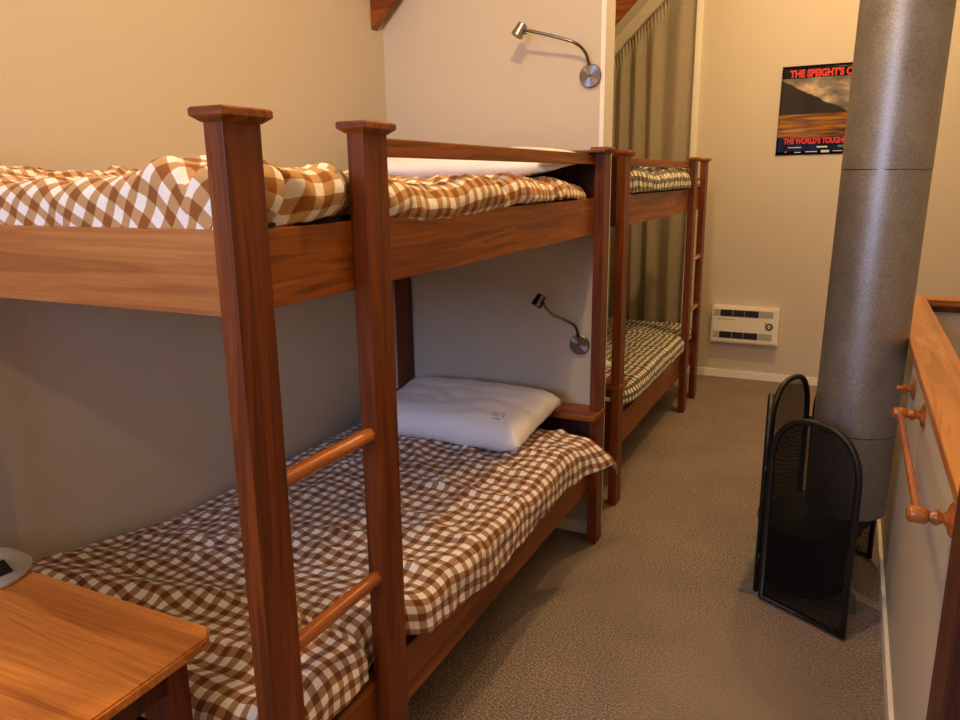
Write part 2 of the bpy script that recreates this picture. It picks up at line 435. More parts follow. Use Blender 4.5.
# ------------------------------------------------------------------ bunk beds
PW, PD, H = .040, .088, 1.688
XB = -1.0          # wall side outer face of the posts
def make_bunk(label, y0, sgn, x0):
    """y runs from the ladder end (0) to the head end; sgn mirrors it"""
    Ln = 2.155
    root = thing('bunk_bed', label, 'bunk bed', (x0, y0, 0))
    def BB(name, mat, par, xa, xb, ya, yb, za, zb, bev=.0012):
        return B(name, mat, par, x0+xa, x0+xb, y0+sgn*ya, y0+sgn*yb, za, zb, bev)
    def post(xa, ya):
        p = BB('post', wz_, root, xa-PW, xa, ya, ya+PD, 0, H)
        # chamfered cap
        bm = bmesh.new()
        cx, cy = x0+xa-PW/2, y0+sgn*(ya+PD/2)
        def rect(e, z): return [bm.verts.new((cx+sx*(PW/2+e), cy+sy*(PD/2+e), z)) for sx, sy in ((-1, -1), (1, -1), (1, 1), (-1, 1))]
        R = [rect(.002, H-.001), rect(.015, H+.009), rect(.015, H+.0195), rect(.012, H+.0225)]
        for a, b in zip(R, R[1:]):
            for i in range(4): bm.faces.new((a[i], a[(i+1) % 4], b[(i+1) % 4], b[i]))
        bm.faces.new(R[0][::-1]); bm.faces.new(R[-1])
        bmesh.ops.recalc_face_normals(bm, faces=bm.faces)
        shift(bm, parent_loc(p))
        finish(bm, 'post_cap', wx_, p)
        return p
    for xa in (0, XB+PW):
        post(xa, 0); post(xa, Ln-PD)
    post(0, .388)                                  # ladder post
    xi = XB                                        # inner side rails
    for xa, xb in ((-.070, -PW), (xi+PW, xi+.070)):
        BB('side_rail', wy_, root, xa, xb, .036, Ln-.042, 1.367, 1.511, .002)
        BB('side_rail', wy_, root, xa, xb, .036, Ln-.042, .254, .412, .002)
    BB('guard_rail', wy_, root, -.066, -PW, .43, Ln-.042, 1.644, 1.684, .003)
    # end boards
    BB('footboard', wfoot, root, XB+PW, -PW, .006, .034, 1.372, 1.516)
    BB('footboard', wfoot, root, XB+PW, -PW, .006, .034, .290, .430)
    for za, zb in ((1.374, 1.685), (.29, .585)):
        BB('headboard', wdark, root, XB+PW, -PW, Ln-.040, Ln-.012, za, zb)
    # flat ledges across the head end
    for z in (.590, 1.6875):
        BB('head_ledge', wx_, root, XB-.004, .004, Ln-.155, Ln+.006, z, z+(.027 if z < 1 else .010), .007 if z < 1 else .003)
    # slatted bases
    for z in (.33, 1.40):
        for k in range(13):
            yy = .12+k*.155
            BB('slat', wx_, root, XB+.0705, -.0705, yy, yy+.07, z, z+.018, .002)
    for z in (.695, 1.045):
        bm = bmesh.new()
        ya, yb = y0+sgn*(PD-.001), y0+sgn*.389
        lathe(bm, (x0-PW/2, ya, z), (0, yb-ya, 0), [(0, .0165), (abs(yb-ya), .0165)], 24)
        shift(bm, (x0, y0, 0)); r = finish(bm, 'ladder_rung', wturn, root); smooth_by_angle(r)
    return root
X2, Y2 = -.032, 4.655
bunk1 = make_bunk('nearest wooden bunk bed with turned ladder rungs and brown gingham bedding', 0., 1, 0.)
bunk2 = make_bunk('far wooden bunk bed with olive check bedding beyond the partition wall', Y2, -1, X2)
# screw holes on the ladder post, seen as little dark plugs
lad = [c for c in bunk1.children if c.name.startswith('post') and abs(sum((v.co.y for v in c.data.vertices))/len(c.data.vertices)-.432) < .01][0]
for (x, z) in ((-.026, 1.328), (-.010, 1.326), (-.028, 1.240), (-.009, 1.240), (-.025, 1.154), (-.028, 1.007), (-.018, .984)):
    bm = bmesh.new(); lathe(bm, (x, .3882, z), (0, -1, 0), [(0, .0022), (.0004, .0020)], 10); finish(bm, 'screw_hole', black_m, lad)
B('sticker', paper_m, bunk2, X2-.155, X2-.045, Y2-2.155+.0114, Y2-2.155+.0125, .535, .556, 0)

# ------------------------------------------------------------------ mattresses
def mattress(label, x0, x1, y0, y1, z0, z1):
    bm = bmesh.new(); box(bm, x0, x1, y0, y1, z0, z1)
    bmesh.ops.bevel(bm, geom=list(bm.edges), offset=.03, segments=4, affect='EDGES', profile=.5)
    c = Vector(((x0+x1)/2, (y0+y1)/2, z0)); shift(bm, c)
    o = finish(bm, 'mattress', matt_m, smooth=True); o.location = c
    return tag(o, label, 'mattress')
mattress('dark mattress under the brown gingham duvet on the nearest lower bunk', -.925, -.075, .06, 2.09, .349, .470)
mattress('dark mattress under the tan gingham duvet on the nearest upper bunk', -.925, -.075, .06, 2.09, 1.419, 1.535)
mattress('dark mattress under the olive check duvet on the far lower bunk', X2-.925, X2-.075, Y2-2.09, Y2-.06, .349, .470)
mattress('dark mattress under the olive check duvet on the far upper bunk', X2-.925, X2-.075, Y2-2.09, Y2-.06, 1.419, 1.535)

# ------------------------------------------------------------------ duvets
def wrinkle(x, y, sd, amp, f=1.):
    """soft folds: warped ridges in two scales plus broad bulges"""
    wx = x + .12*nz(x*2.3, y*2.3, sd); wy = y + .12*nz(x*2.3, y*2.3, sd+9)
    r = 0.
    for k, (fx, fy, a, p) in enumerate(((2.6, 5.0, .9, 3), (6.5, 3.4, .6, 3), (5., 13., .50, 2), (15., 8., .34, 2), (22., 30., .12, 1))):
        v = 1-min(1, abs(nz(wx*fx*f, wy*fy*f, sd+k*3.3))*2.4)
        r += a*(v**p-.25)
    r += .9*nz(x*3.1*f, y*2.2*f, sd+40)
    return amp*r
def duvet(name, label, mat, ya, yb, top, xe, zbot, sd, amp, xa=-1.045, x0=0., mirror=None, foot=None, curl=0., uvw=.012, nsx=130, nsy=230, tip=None, f=1., creases=(), fy=.045, rot=0., twist=0.):
    """sheet laid from the wall side across the bed, rolled over its open side and over its foot end"""
    rnd = .055
    def P(i, j):
        t = j/(nsy-1); s = i/(nsx-1)
        T0, T1 = .06, .97
        yy = ya + (yb-ya)*min(1, max(0, (t-T0)/(T1-T0)))
        drop = max(0, (T0-t)/T0); hd = max(0, (t-T1)/(1-T1))
        xedge = xe(yy); zb = zbot(yy)
        ztx = top(xedge-rnd, yy)
        a = .80
        if s < a:
            x = xa + (xedge-rnd-xa)*(s/a); z = top(x, yy)
            z += wrinkle(x, yy, sd, amp, f)*ss(0, .03, s)
        else:
            q = (s-a)/(1-a)
            ztop = ztx + wrinkle(xedge-rnd, yy, sd, amp, f)
            Lc = rnd*PI/2; down = max(.005, ztop-rnd-zb); tot = Lc+down
            d = q*tot
            if d < Lc:
                th = d/rnd; x = xedge-rnd+rnd*math.sin(th); z = ztop-rnd+rnd*math.cos(th)
            else:
                x = xedge; z = ztop-rnd-(d-Lc)
                x -= curl*((d-Lc)/max(down, .02))**2
            x += (amp*.6*nz(yy*9+z*6, z*7, sd+5) + amp*.45*nz(yy*24-z*12, z*10, sd+7))*min(1, q*2)
            z += amp*.25*nz(yy*14, 3., sd+3)*q
        for (cx, cy, sl, wd, dp, xr) in creases:
            m = math.exp(-((yy-cy-sl*(x-cx))/wd)**2)*ss(cx-xr, cx-xr*.4, x)
            if s < a: z -= dp*m*.6
            else: x -= dp*m; z -= dp*.3*m
        if drop > 0:
            # roll over with radius, then fall straight
            fz = foot if foot is not None else z-.06
            hgt = max(.02, z-fz); r = min(fy, hgt); tot = r*PI/2+(hgt-r); d = drop*tot
            if d < r*PI/2:
                th = d/r; z = z-r+r*math.cos(th); yy -= r*math.sin(th)*(fy/r)
            else: z = z-r-(d-r*PI/2); yy -= fy
            k = min(1, drop*1.6)
            yy += k*(amp*.55*nz(x*7, z*9, sd) + amp*.35*nz(x*19+z*9, z*12, sd+2)) 
            yy = max(yy, ya-fy-.004) 
        if hd > 0:
            th = hd*PI/2; z = z - .05*(1-math.cos(th)); yy = yy+.03*math.sin(th)
        if tip: x, yy, z = tip(x, yy, z, s)
        if mirror is not None: yy = mirror-yy
        return Vector((x0+x, yy, z))
    G = [[P(i, j) for j in range(nsy)] for i in range(nsx)]
    ui = [0.]; vj = [0.]
    js = range(nsy//6, nsy, nsy//6); is_ = range(nsx//6, int(nsx*.8), nsx//6)
    for i in range(1, nsx): ui.append(ui[-1]+sum((G[i][j]-G[i-1][j]).length for j in js)/len(js))
    for j in range(1, nsy): vj.append(vj[-1]+sum((G[i][j]-G[i][j-1]).length for i in is_)/len(is_))
    cr_, sr_ = math.cos(rot), math.sin(rot)
    def UV(i, j):
        u, v = ui[i], vj[j]
        u, v = u+uvw*nz(u*4, v*4, sd+2)+uvw*.35*nz(u*13, v*13, sd+8), v+uvw*nz(u*4, v*4, sd+4)+uvw*.35*nz(u*13, v*13, sd+6)
        if twist:
            an = twist*(1-ss(.05, .75, v)); c2, s2 = math.cos(an), math.sin(an); u, v = .9+(u-.9)*c2-(v-.2)*s2, .2+(u-.9)*s2+(v-.2)*c2
        return (u*cr_-v*sr_, u*sr_+v*cr_)
    o = grid_mesh(name, mat, None, lambda i, j: G[i][j], nsx, nsy, UV, .010)
    c = Vector((x0-.5, (ya+yb)/2 if mirror is None else mirror-(ya+yb)/2, .5 if 'lower' in label else 1.5))
    for v in o.data.vertices: v.co -= c
    o.location = c
    return tag(o, label, 'duvet')

# lower near bunk
def top_lo(x, y):
    z = .555 + .018*nz(x*2, y*1.3, 4.)
    z -= .050*ss(-.75, -1.04, x)*ss(.35, .8, y)
    z += .035*math.exp(-((x+.95)/.12)**2-((y-.22)/.13)**2)
    z += .026*math.exp(-((y-.30-.35*(x+.6))/.05)**2)*ss(-.2, -.6, x)
    z -= .02*ss(.25, .0, y)
    z += .012*ss(1.3, 1.6, y)
    return z
xe_lo = lambda y: lerpt([(.09, -.052), (.13, -.022), (.34, -.022), (.37, -.055), (.480, -.055), (.60, .012), (1.5, .018), (1.9, .030), (2.0, .035)], y)
zb_lo = lambda y: lerpt([(.09, .455), (.13, .450), (.34, .455), (.37, .44), (.48, .462), (.60, .440), (.78, .425), (.95, .405), (1.2, .42), (1.5, .445), (2.0, .45)], y)
def tip_lo(x, y, z, s):
    k = ss(1.55, 1.93, y)*ss(.70, 1., s)
    lim = 1.955
    y = min(y, lim) if x > -.06 else y
    k2 = ss(1.70, 1.93, y)*ss(.86, 1., s)
    x += .030*k+.058*k2; y += .03*k2
    return x, y, z
duvet('duvet', 'rumpled brown and white gingham duvet on the nearest lower bunk', ging_lo, .085, 1.90, top_lo, xe_lo, zb_lo, 1.3, .014, foot=.43, tip=tip_lo, uvw=.020, xa=-1.04, rot=.06)
# upper near bunk
def top_up(x, y):
    z = 1.600 + .012*nz(x*3, y*2, 14.)
    z += .020*math.exp(-((x+.14)/.14)**2-((y-.12)/.22)**2)
    z += .030*math.exp(-((x+.80)/.22)**2-((y-.20)/.25)**2)
    z -= .012*ss(.5, .8, y)
    z -= .012*ss(1.2, 1.6, y)
    return z
xe_up = lambda y: lerpt([(.09, -.055), (.14, -.022), (.34, -.022), (.375, -.058), (.485, -.058), (.53, -.022), (1.2, -.016), (1.7, -.025), (1.95, -.050), (2.0, -.055)], y)
zb_up = lambda y: lerpt([(.09, 1.520), (.48, 1.522), (.53, 1.510), (.75, 1.494), (1.0, 1.500), (1.3, 1.516), (2.0, 1.520)], y)
duvet('duvet', 'puffy tan and white gingham duvet on the nearest upper bunk', ging_up, .075, 2.0, top_up, xe_up, zb_up, 6.7, .0175, foot=1.49, curl=.02, uvw=.014, xa=-1.04, rot=-.03, twist=.62, creases=((-.03, .20, 1.2, .018, .045, .25), (-.03, 1.15, 2.5, .03, .015, .5), (-.05, .75, -1.6, .03, .012, .6)))
# far bunk: coordinates mirrored
def top_l2(x, y): return .545 + .012*nz(x*2, y*1.3, 24.)
xe_l2 = lambda y: lerpt([(.09, -.052), (.13, -.045), (.34, -.045), (.37, -.055), (.485, -.055), (.56, -.012), (1.75, -.012), (2.0, -.05)], y)
zb_l2 = lambda y: lerpt([(.0, .455), (.6, .455), (1.0, .45), (2.0, .455)], y)
duvet('duvet', 'fine olive and white check duvet on the far lower bunk', ging_ol, .085, 1.99, top_l2, xe_l2, zb_l2, 31.3, .009, x0=X2, mirror=Y2, foot=.47, uvw=.006, xa=-1.0, nsx=90, nsy=150)
def top_u2(x, y): return 1.618 + .012*nz(x*2, y*1.3, 34.)
xe_u2 = lambda y: lerpt([(.09, -.052), (.485, -.055), (.56, -.020), (1.75, -.020), (1.95, -.05)], y)
duvet('duvet', 'dark olive and white check duvet on the far upper bunk', ging_olu, .085, 1.98, top_u2, xe_u2, lambda y: 1.520, 41.3, .018, x0=X2, mirror=Y2, foot=1.53, uvw=.012, xa=-1.0, nsx=90, nsy=150)

# ------------------------------------------------------------------ pillows
def pillow(label, c, size, th, rot, sd, flap=True, tagmark=False, full=3.2):
    """two puffed faces meeting at a seam; corners drawn out"""
    bm = bmesh.new(); n = 44; W, D = size
    def pt(u, v, side):
        # outline pulled in between the corners
        x = u*(W/2)*(1-.045*(1-v*v)**1. + .02*nz(u*2, v*2, sd)); y = v*(D/2)*(1-.05*(1-u*u))
        e = max(0, (1-abs(u)**full))*max(0, (1-abs(v)**full))
        z = side*th/2*(e**.5)
        z += (.006*nz(u*3+v*2, v*3-u*2, sd)+.0022*nz(u*8+v*6, v*5-u*3, sd+2))*min(1, e*3)
        cr = (abs(u)*abs(v))
        z += side*-.004*math.sin(14*math.atan2(v*D, u*W))*ss(.35, .95, cr)*(1-ss(.95, 1, cr))
        if flap and u > .93: z -= .012*(u-.93)/.07
        return Vector((x, y, z))
    G = {}
    for side in (1, -1):
        for i in range(n+1):
            for j in range(n+1):
                u, v = -1+2*i/n, -1+2*j/n
                if i in (0, n) or j in (0, n):
                    if (0, i, j) not in G: G[0, i, j] = bm.verts.new(pt(u, v, 1))
                    G[side, i, j] = G[0, i, j]
                else: G[side, i, j] = bm.verts.new(pt(u, v, side))
        for i in range(n):
            for j in range(n):
                q = [G[side, i, j], G[side, i+1, j], G[side, i+1, j+1], G[side, i, j+1]]
                bm.faces.new(q if side == 1 else q[::-1])
    me_o = finish(bm, 'pillow', pillow_m, smooth=True)
    me_o.location = c; me_o.rotation_euler = rot
    tag(me_o, label, 'pillow')
    if tagmark:
        bm = bmesh.new()
        cols = 5
        for a in range(3):
            for b in range(cols):
                if (a*7+b*3) % 4 == 0: continue
                u0 = .60+.03*b; v0 = -.72+.085*a
                vs = []
                for du, dv in ((0, 0), (.02, 0), (.02, .04), (0, .04)):
                    q = pt(u0+du, v0+dv, 1); vs.append(bm.verts.new(q+Vector((0, 0, .0012))))
                bm.faces.new(vs)
        finish(bm, 'printed_mark', tag_m, me_o)
    return me_o
pillow('plump white pillow leaning against the head of the nearest lower bunk', (-.505, 1.775, .648), (.73, .46), .150, (math.radians(8), 0, math.radians(-1)), 3., tagmark=True, full=5.5)
pillow('large off-white pillow at the head of the nearest upper bunk', (-.465, 1.785, 1.652), (.84, .50), .105, (math.radians(5.5), 0, math.radians(-1)), 8.)
pillow('white pillow on the far lower bunk at its end by the partition', (X2-.50, Y2-1.84, .625), (.66, .42), .10, (math.radians(-6), 0, 0), 13.)

# ------------------------------------------------------------------ reading lamps on the partition
def reading_lamp(label, base, pts, head_dir, rot_group):
    """base = centre of the wall plate on the wall; pts relative to it; y negative comes off the wall"""
    root = thing('reading_lamp', label, 'wall lamp', base, rot_group)
    bm = bmesh.new(); lathe(bm, (0, 0, 0), (0, -1, 0), [(0, .041), (.003, .044), (.010, .0455), (.0150, .044), (.0165, .042), (.0170, .004)], 48)
    smooth_by_angle(finish(bm, 'wall_plate', disc_m, root), 30)
    bm = bmesh.new(); lathe(bm, (0, -.019, 0), (0, -1, 0), [(0, .005), (.004, .005), (.006, .003)], 16); finish(bm, 'centre_screw', chrome_m, root, True)
    cur = bez(pts, 14)
    bm = bmesh.new(); tube(bm, cur, .0062, 12); finish(bm, 'gooseneck_arm', chrome_m, root, True)
    e = Vector(pts[-1]); d = Vector(head_dir).normalized()
    bm = bmesh.new()
    lathe(bm, e-d*.018, d, [(0, .0165), (.004, .0205), (.030, .0215), (.031, .0235), (.052, .0250), (.053, .0225), (.050, .020)], 32)
    h = finish(bm, 'lamp_head', steel_m if base[2] > 1.5 else chrome_m, root); smooth_by_angle(h, 30)
    bm = bmesh.new(); lathe(bm, e+d*.028, d, [(0, .018), (.001, .0185), (.004, .015), (.006, .001)], 24); finish(bm, 'lens', lens_m, h, True)
    bm = bmesh.new(); s = d.cross(Vector((0, 1, 0))).normalized(); lathe(bm, e+s*.018+d*.01, s, [(0, .006), (.012, .006), (.014, .004)], 14); finish(bm, 'switch_knob', chrome_m, h, True)
    return root
g = None
reading_lamp('reading lamp with bent gooseneck high on the wall above the upper pillow', (-.095, YP0, 1.99),
    [(-.004, -.014, .04), (-.014, -.040, .085), (-.050, -.066, .120), (-.140, -.085, .150), (-.235, -.100, .176), (-.262, -.103, .186)], (-.35, -.25, -.75), g)
reading_lamp('reading lamp on the wall above the lower pillow beneath the upper bunk', (-.120, YP0, .886),
    [(-.004, -.014, .035), (-.008, -.045, .085), (-.045, -.070, .115), (-.100, -.085, .140), (-.135, -.095, .180), (-.150, -.100, .205)], (-.30, -.35, -.70), g)

# ------------------------------------------------------------------ curtain
cr = thing('curtain', 'olive-brown gathered curtain with slanting top hanging on the end wall', 'curtain', (-.68, 5.2, 0))
def cur_mesh():
    nu, nv = 300, 60
    x0, x1 = XL+.012, -.272
    def fold(x, k):
        return .025*math.sin(x*2*PI/.125+3.0*nz(x*3.5, .5, 1)+1.5*k*nz(x*4, k*.8, 6)) + .016*nz(x*13, k*.7, 3)
    def P(i, j):
        x = x0+(x1-x0)*i/(nu-1); v = j/(nv-1)
        zt = 2.318+SL*(x-XL)
        z = .03 + (zt-.03)*v
        dt = zt-z
        y = 5.205 + fold(x, v)*(.35+.65*ss(.03, .25, dt)) + .009*math.sin(x*2*PI/.026+3*nz(x*9, z*2., 2)+z*30)*ss(.20, .02, dt)*(1-.6*ss(.055, .045, abs(dt-.10)))
        return Vector((x+.004*nz(x*20, z*2, 2), y, z))
    return P, nu, nv
P_, nu_, nv_ = cur_mesh()
grid_mesh('drape', curtain_m, cr, P_, nu_, nv_, lambda a, b: (a*.01, b*.01), .004)
bm = bmesh.new(); tube(bm, [(XL+.005, 5.255, 2.325), (-.285, 5.255, 2.325+SL*(-.285-XL))], .008, 10); shift(bm, (-.68, 5.2, 0)); finish(bm, 'curtain_track', trim_m, cr, True)

# ------------------------------------------------------------------ wall heater
ht = thing('wall_heater', 'cream electric panel heater with two dark grilles low on the end wall', 'heater', (.21, YE, .285))
hx0, hx1, hz0, hz1, hy = -.038, .462, .300, .592, YE-.085
hm = lambda x: -.038+(x+.020)*(.500/.466)
bm = bmesh.new(); box(bm, hx0, hx1, hy, YE-.001, hz0, hz1)
fr = [e for e in bm.edges if all(abs(v.co.y-hy) < 1e-6 for v in e.verts)]
bmesh.ops.bevel(bm, geom=fr, offset=.014, segments=2, affect='EDGES'); shift(bm, (.21, YE, .285)); finish(bm, 'casing', white_m, ht)
for zc_ in (.541, .366):
    z0, z1 = zc_-.026, zc_+.026
    B('grille_panel', grey_m, ht, hm(-.004), hm(.036), hy-.0015, hy+.002, z0, z1, 0)
    gp = B('grille_recess', dark_m, ht, hm(.040), hm(.310), hy-.002, hy+.002, z0, z1, 0)
    B('grille_panel', grey_m, ht, hm(.314), hm(.408), hy-.0015, hy+.002, z0, z1, 0)
    for xx in (hm(.128), hm(.208)): B('grille_bar', grey_m, gp, xx, xx+.004, hy-.004, hy-.002, z0, z1, 0)
    for k in range(7): B('louvre', black_m, gp, hm(.041), hm(.309), hy-.0035, hy-.0022, z0+.004+k*.0068, z0+.0068+k*.0068, 0)
B('maker_strip', grey_m, ht, -.002, .145, hy-.001, hy+.001, .488, .494, 0)
bm = bmesh.new(); lathe(bm, (.396, hy, .450), (0, -1, 0), [(0, .029), (.003, .029), (.004, .026)], 32); shift(bm, (.21, YE, .285)); dl = finish(bm, 'dial', dark_m, ht)
bm = bmesh.new(); lathe(bm, (.396, hy-.004, .450), (0, -1, 0), [(0, .020), (.003, .019), (.004, .012)], 24); shift(bm, (.21, YE, .285)); finish(bm, 'dial_knob', plain('dial_grey', (.28, .26, .18), .5), dl)
B('dial_pointer', white_m, dl, .393, .399, hy-.014, hy-.008, .434, .466, 0)
bm = bmesh.new(); lathe(bm, (.366, hy, .478), (0, -1, 0), [(0, .005), (.002, .004)], 16); shift(bm, (.21, YE, .285)); finish(bm, 'pilot_light', black_m, ht)

# ------------------------------------------------------------------ poster
PX0, PX1, PZ0, PZ1 = .345, 1.225, 1.735, 2.355
pr = thing('poster', 'dark glossy mountain poster with red lettering pinned behind the flue pipe', 'poster', (PX0, YE, PZ0))
def bulge(x, z): return YE-.004-.0030*(1+nz(x*7, z*1.6, 5.))-.003*(1+math.sin(x*21+1))*.5
def Pp(i, j):
    u = i/60; v = j/24; x = PX0+(PX1-PX0)*u; z = PZ0+(PZ1-PZ0)*v+.006*u
    x += .008*(v-.5)*(1-u)
    return Vector((x, bulge(x, z), z))
grid_mesh('sheet', poster_m, pr, Pp, 61, 25, lambda a, b: ((PX1-PX0)*a/60, (PZ1-PZ0)*b/24), .0006)
def text_part(name, s, mat, par, x, y, z, size, bold=.0, stretch=1., ext=.0004):
    cu = bpy.data.curves.new(name, 'FONT'); cu.body = s; cu.size = size; cu.offset = bold; cu.extrude = ext
    o = bpy.data.objects.new(name, cu); COL.objects.link(o)
    bpy.context.view_layer.update()
    me = bpy.data.meshes.new_from_object(o.evaluated_get(bpy.context.evaluated_depsgraph_get()))
    bpy.data.objects.remove(o); bpy.data.curves.remove(cu)
    M = Matrix.Rotation(PI/2, 4, 'X')
    me.transform(Matrix.Diagonal((stretch, 1, 1, 1))); me.transform(M)
    t = bpy.data.objects.new(name, me); COL.objects.link(t); me.materials.clear(); me.materials.append(mat)
    t.parent = par; p0 = parent_loc(par); t.location = Vector((x, y, z))-p0
    for v in me.vertices: v.co.y += bulge(x+v.co.x, z+v.co.z)-.0018-y
    return t
text_part('title_lettering', "THE SPEIGHT'S COAST TO COAST", red_m, pr, .402, YE-.013, 2.280, .066, .0034, .82)
text_part('slogan_lettering', "THE WORLD'S TOUGHEST", red_m, pr, .392, YE-.013, 1.816, .055, .0028, .70)
def stripq(name, mat, x0, x1, z0, z1):
    bm = bmesh.new(); n = 12
    p0 = parent_loc(pr); a = []; 
    for k in range(n+1):
        x = x0+(x1-x0)*k/n
        a.append((bm.verts.new(Vector((x, bulge(x, z0)-.0016, z0))-p0), bm.verts.new(Vector((x, bulge(x, z1)-.0016, z1))-p0)))
    for k in range(n): bm.faces.new((a[k][0], a[k+1][0], a[k+1][1], a[k][1]))
    return finish(bm, name, mat, pr)
# row of small sponsor marks along the foot
for x0, x1, z0, z1, mt in ((.425, .515, 1.786, 1.791, offwhite_m), (.620, .690, 1.784, 1.795, offwhite_m), (.760, .830, 1.784, 1.800, lgreen_m),
                           (.470, .515, 1.751, 1.756, offwhite_m), (.545, .625, 1.754, 1.759, offwhite_m), (.650, .705, 1.750, 1.767, offwhite_m),
                           (.730, .790, 1.757, 1.762, offwhite_m), (.405, .418, 1.752, 1.764, red_m)):
    stripq('printed_mark', mt, x0, x1, z0, z1)

# ------------------------------------------------------------------ flue pipe, hood and base
FX, FY, FR = .990, 2.10, .140
fl = thing('flue_pipe', 'thick grey galvanised flue pipe rising through the room beside the half wall', 'flue pipe', (FX, FY, .012))
def sect(name, z0, z1, r, mat=galv_m, par=fl):
    bm = bmesh.new(); lathe(bm, (FX, FY, z0), (0, 0, 1), [(0, r-.004), (.0, r), (z1-z0-.0, r), (z1-z0, r-.004)], 72)
    shift(bm, parent_loc(par)); o = finish(bm, name, mat, par); smooth_by_angle(o); return o
def open_sect(name, z0, z1, r):
    bm = bmesh.new()
    lathe(bm, (FX, FY, z0), (0, 0, 1), [(0, r-.004), (0.0, r), (z1-z0, r), (z1-z0, r-.004), (0, r-.004)], 72, cap=False)
    bmesh.ops.remove_doubles(bm, verts=bm.verts, dist=1e-5)
    bmesh.ops.recalc_face_normals(bm, faces=bm.faces)
    shift(bm, parent_loc(fl)); o = finish(bm, name, galv_m, fl); smooth_by_angle(o); return o
open_sect('pipe_section', .355, .672, FR)
open_sect('pipe_section', .6735, 1.608, FR+.0004)
open_sect('pipe_section', 1.6095, 4.3, FR+.001)
for z, r in ((.672, FR), (1.608, FR)):
    bm = bmesh.new(); lathe(bm, (FX, FY, z-.002), (0, 0, 1), [(0, r-.002), (.0008, r+.0016), (.0030, r+.0016), (.0038, r-.002)], 72)
    shift(bm, parent_loc(fl)); smooth_by_angle(finish(bm, 'seam_ring', chrome_m, fl))
sect('inner_flue', .30, .70, .095, iron_m)
# offset black hood under the sleeve
bm = bmesh.new(); nn = 48
def hring(cx, cy, r, z, ey=1.): return [bm.verts.new((cx+r*math.cos(2*PI*i/nn), cy+r*ey*math.sin(2*PI*i/nn), z)) for i in range(nn)]
HR = [hring(.985, 2.10, .120, .375), hring(.875, 2.10, .185, .285), hring(.872, 2.10, .190, .278), hring(.872, 2.10, .190, .262), hring(.872, 2.10, .15, .262)]
for a, b in zip(HR, HR[1:]):
    for i in range(nn): bm.faces.new((a[i], a[(i+1) % nn], b[(i+1) % nn], b[i]))
bm.faces.new(HR[0]); bm.faces.new(HR[-1]); bmesh.ops.recalc_face_normals(bm, faces=bm.faces)
shift(bm, parent_loc(fl)); smooth_by_angle(finish(bm, 'hood', iron_m, fl))
bm = bmesh.new(); lathe(bm, (.872, 2.10, .012), (0, 0, 1), [(0, .150), (.012, .155), (.02, .148), (.250, .148)], 48)
shift(bm, parent_loc(fl)); smooth_by_angle(finish(bm, 'base_drum', iron_m, fl))
bm = bmesh.new(); tube(bm, [(.99, 1.985, .262), (1.02, 1.95, .266), (1.045, 1.93, .268)], .006, 10); shift(bm, parent_loc(fl)); lv = finish(bm, 'lever', iron_m, fl, True)
bm = bmesh.new(); bmesh.ops.create_icosphere(bm, subdivisions=2, radius=.013, matrix=Matrix.Translation((1.048, 1.928, .268))); shift(bm, parent_loc(fl)); finish(bm, 'lever_knob', iron_m, lv, True)
fl.rotation_euler = (0, .0150, 0); fl.location.x -= .022     # the pipe leans very slightly
# hearth slab
bm = bmesh.new(); box(bm, .628, 1.048, 1.925, 2.42, .0, .011, .003)
shift(bm, (.84, 2.17, 0)); hs = finish(bm, 'hearth_slab', hearth_m); hs.location = (.84, 2.17, 0)
tag(hs, 'thin grey stone slab on the carpet beneath the flue pipe and fire screen', 'hearth')

# ------------------------------------------------------------------ fire screen
fs = thing('fire_screen', 'folding black wire mesh fire screen with arched tops around the flue', 'fire screen', (.86, 2.2, 0))
def panel(A, Bp, hs_=.565, hp=.752):
    A, Bp = Vector((*A, 0)), Vector((*Bp, 0)); d = (Bp-A); w = d.length; d.normalize()
    g = .011; 
    def outline(inset):
        pts = []; z0 = .014
        u0, u1 = inset, w-inset
        pts.append((u0, z0+inset-g)); 
        n = 26
        for k in range(n+1):
            th = PI*k/n
            cu = (u0+u1)/2-(u1-u0)/2*math.copysign(abs(math.cos(th))**(.78), math.cos(th))
            cz = hs_-inset+g + (hp-hs_)*math.copysign(abs(math.sin(th))**(.86), math.sin(th))
            pts.append((cu, cz))
        pts.append((u1, z0+inset-g))
        return pts
    o = outline(g)
    bm = bmesh.new()
    dense = []
    for (a, b) in zip(o, o[1:]+o[:1]):
        dense.append(A+d*a[0]+Vector((0, 0, a[1])))
    tube(bm, dense, .0120, 10, closed=True); shift(bm, parent_loc(fs)); f = finish(bm, 'panel_frame', black_m, fs, True)
    bm = bmesh.new(); lay = bm.loops.layers.uv.new('cloth')
    vs = [bm.verts.new(A+d*u+Vector((0, 0, v))-parent_loc(fs)) for u, v in o]
    fc = bm.faces.new(vs)
    for l, (u, v) in zip(fc.loops, o): l[lay].uv = (u, v)
    finish(bm, 'wire_mesh', mesh_m, f)
    return f
PA, PB, PC, PD_, PE = (1.012, 1.728), (.706, 1.905), (.668, 2.285), (.806, 2.630), (1.105, 2.405)
panel(PB, PA); 
panel((.694, 1.925), (.668, 2.268)); panel((.672, 2.292), (.800, 2.622)); panel((.822, 2.624), PE)
for (x, y) in ((.696, 1.913), (.664, 2.280), (.812, 2.632)):
    for z in (.14, .50):
        bm = bmesh.new(); lathe(bm, (x, y, z), (0, 0, 1), [(0, .006), (.04, .006)], 12); shift(bm, parent_loc(fs)); finish(bm, 'hinge', black_m, fs, True)
for z in (.535, .575):
    bm = bmesh.new(); bmesh.ops.create_icosphere(bm, subdivisions=2, radius=.007, matrix=Matrix.Translation((.659, 2.268, z+.04))); shift(bm, parent_loc(fs)); finish(bm, 'hinge_screw', clip_m, fs, True)

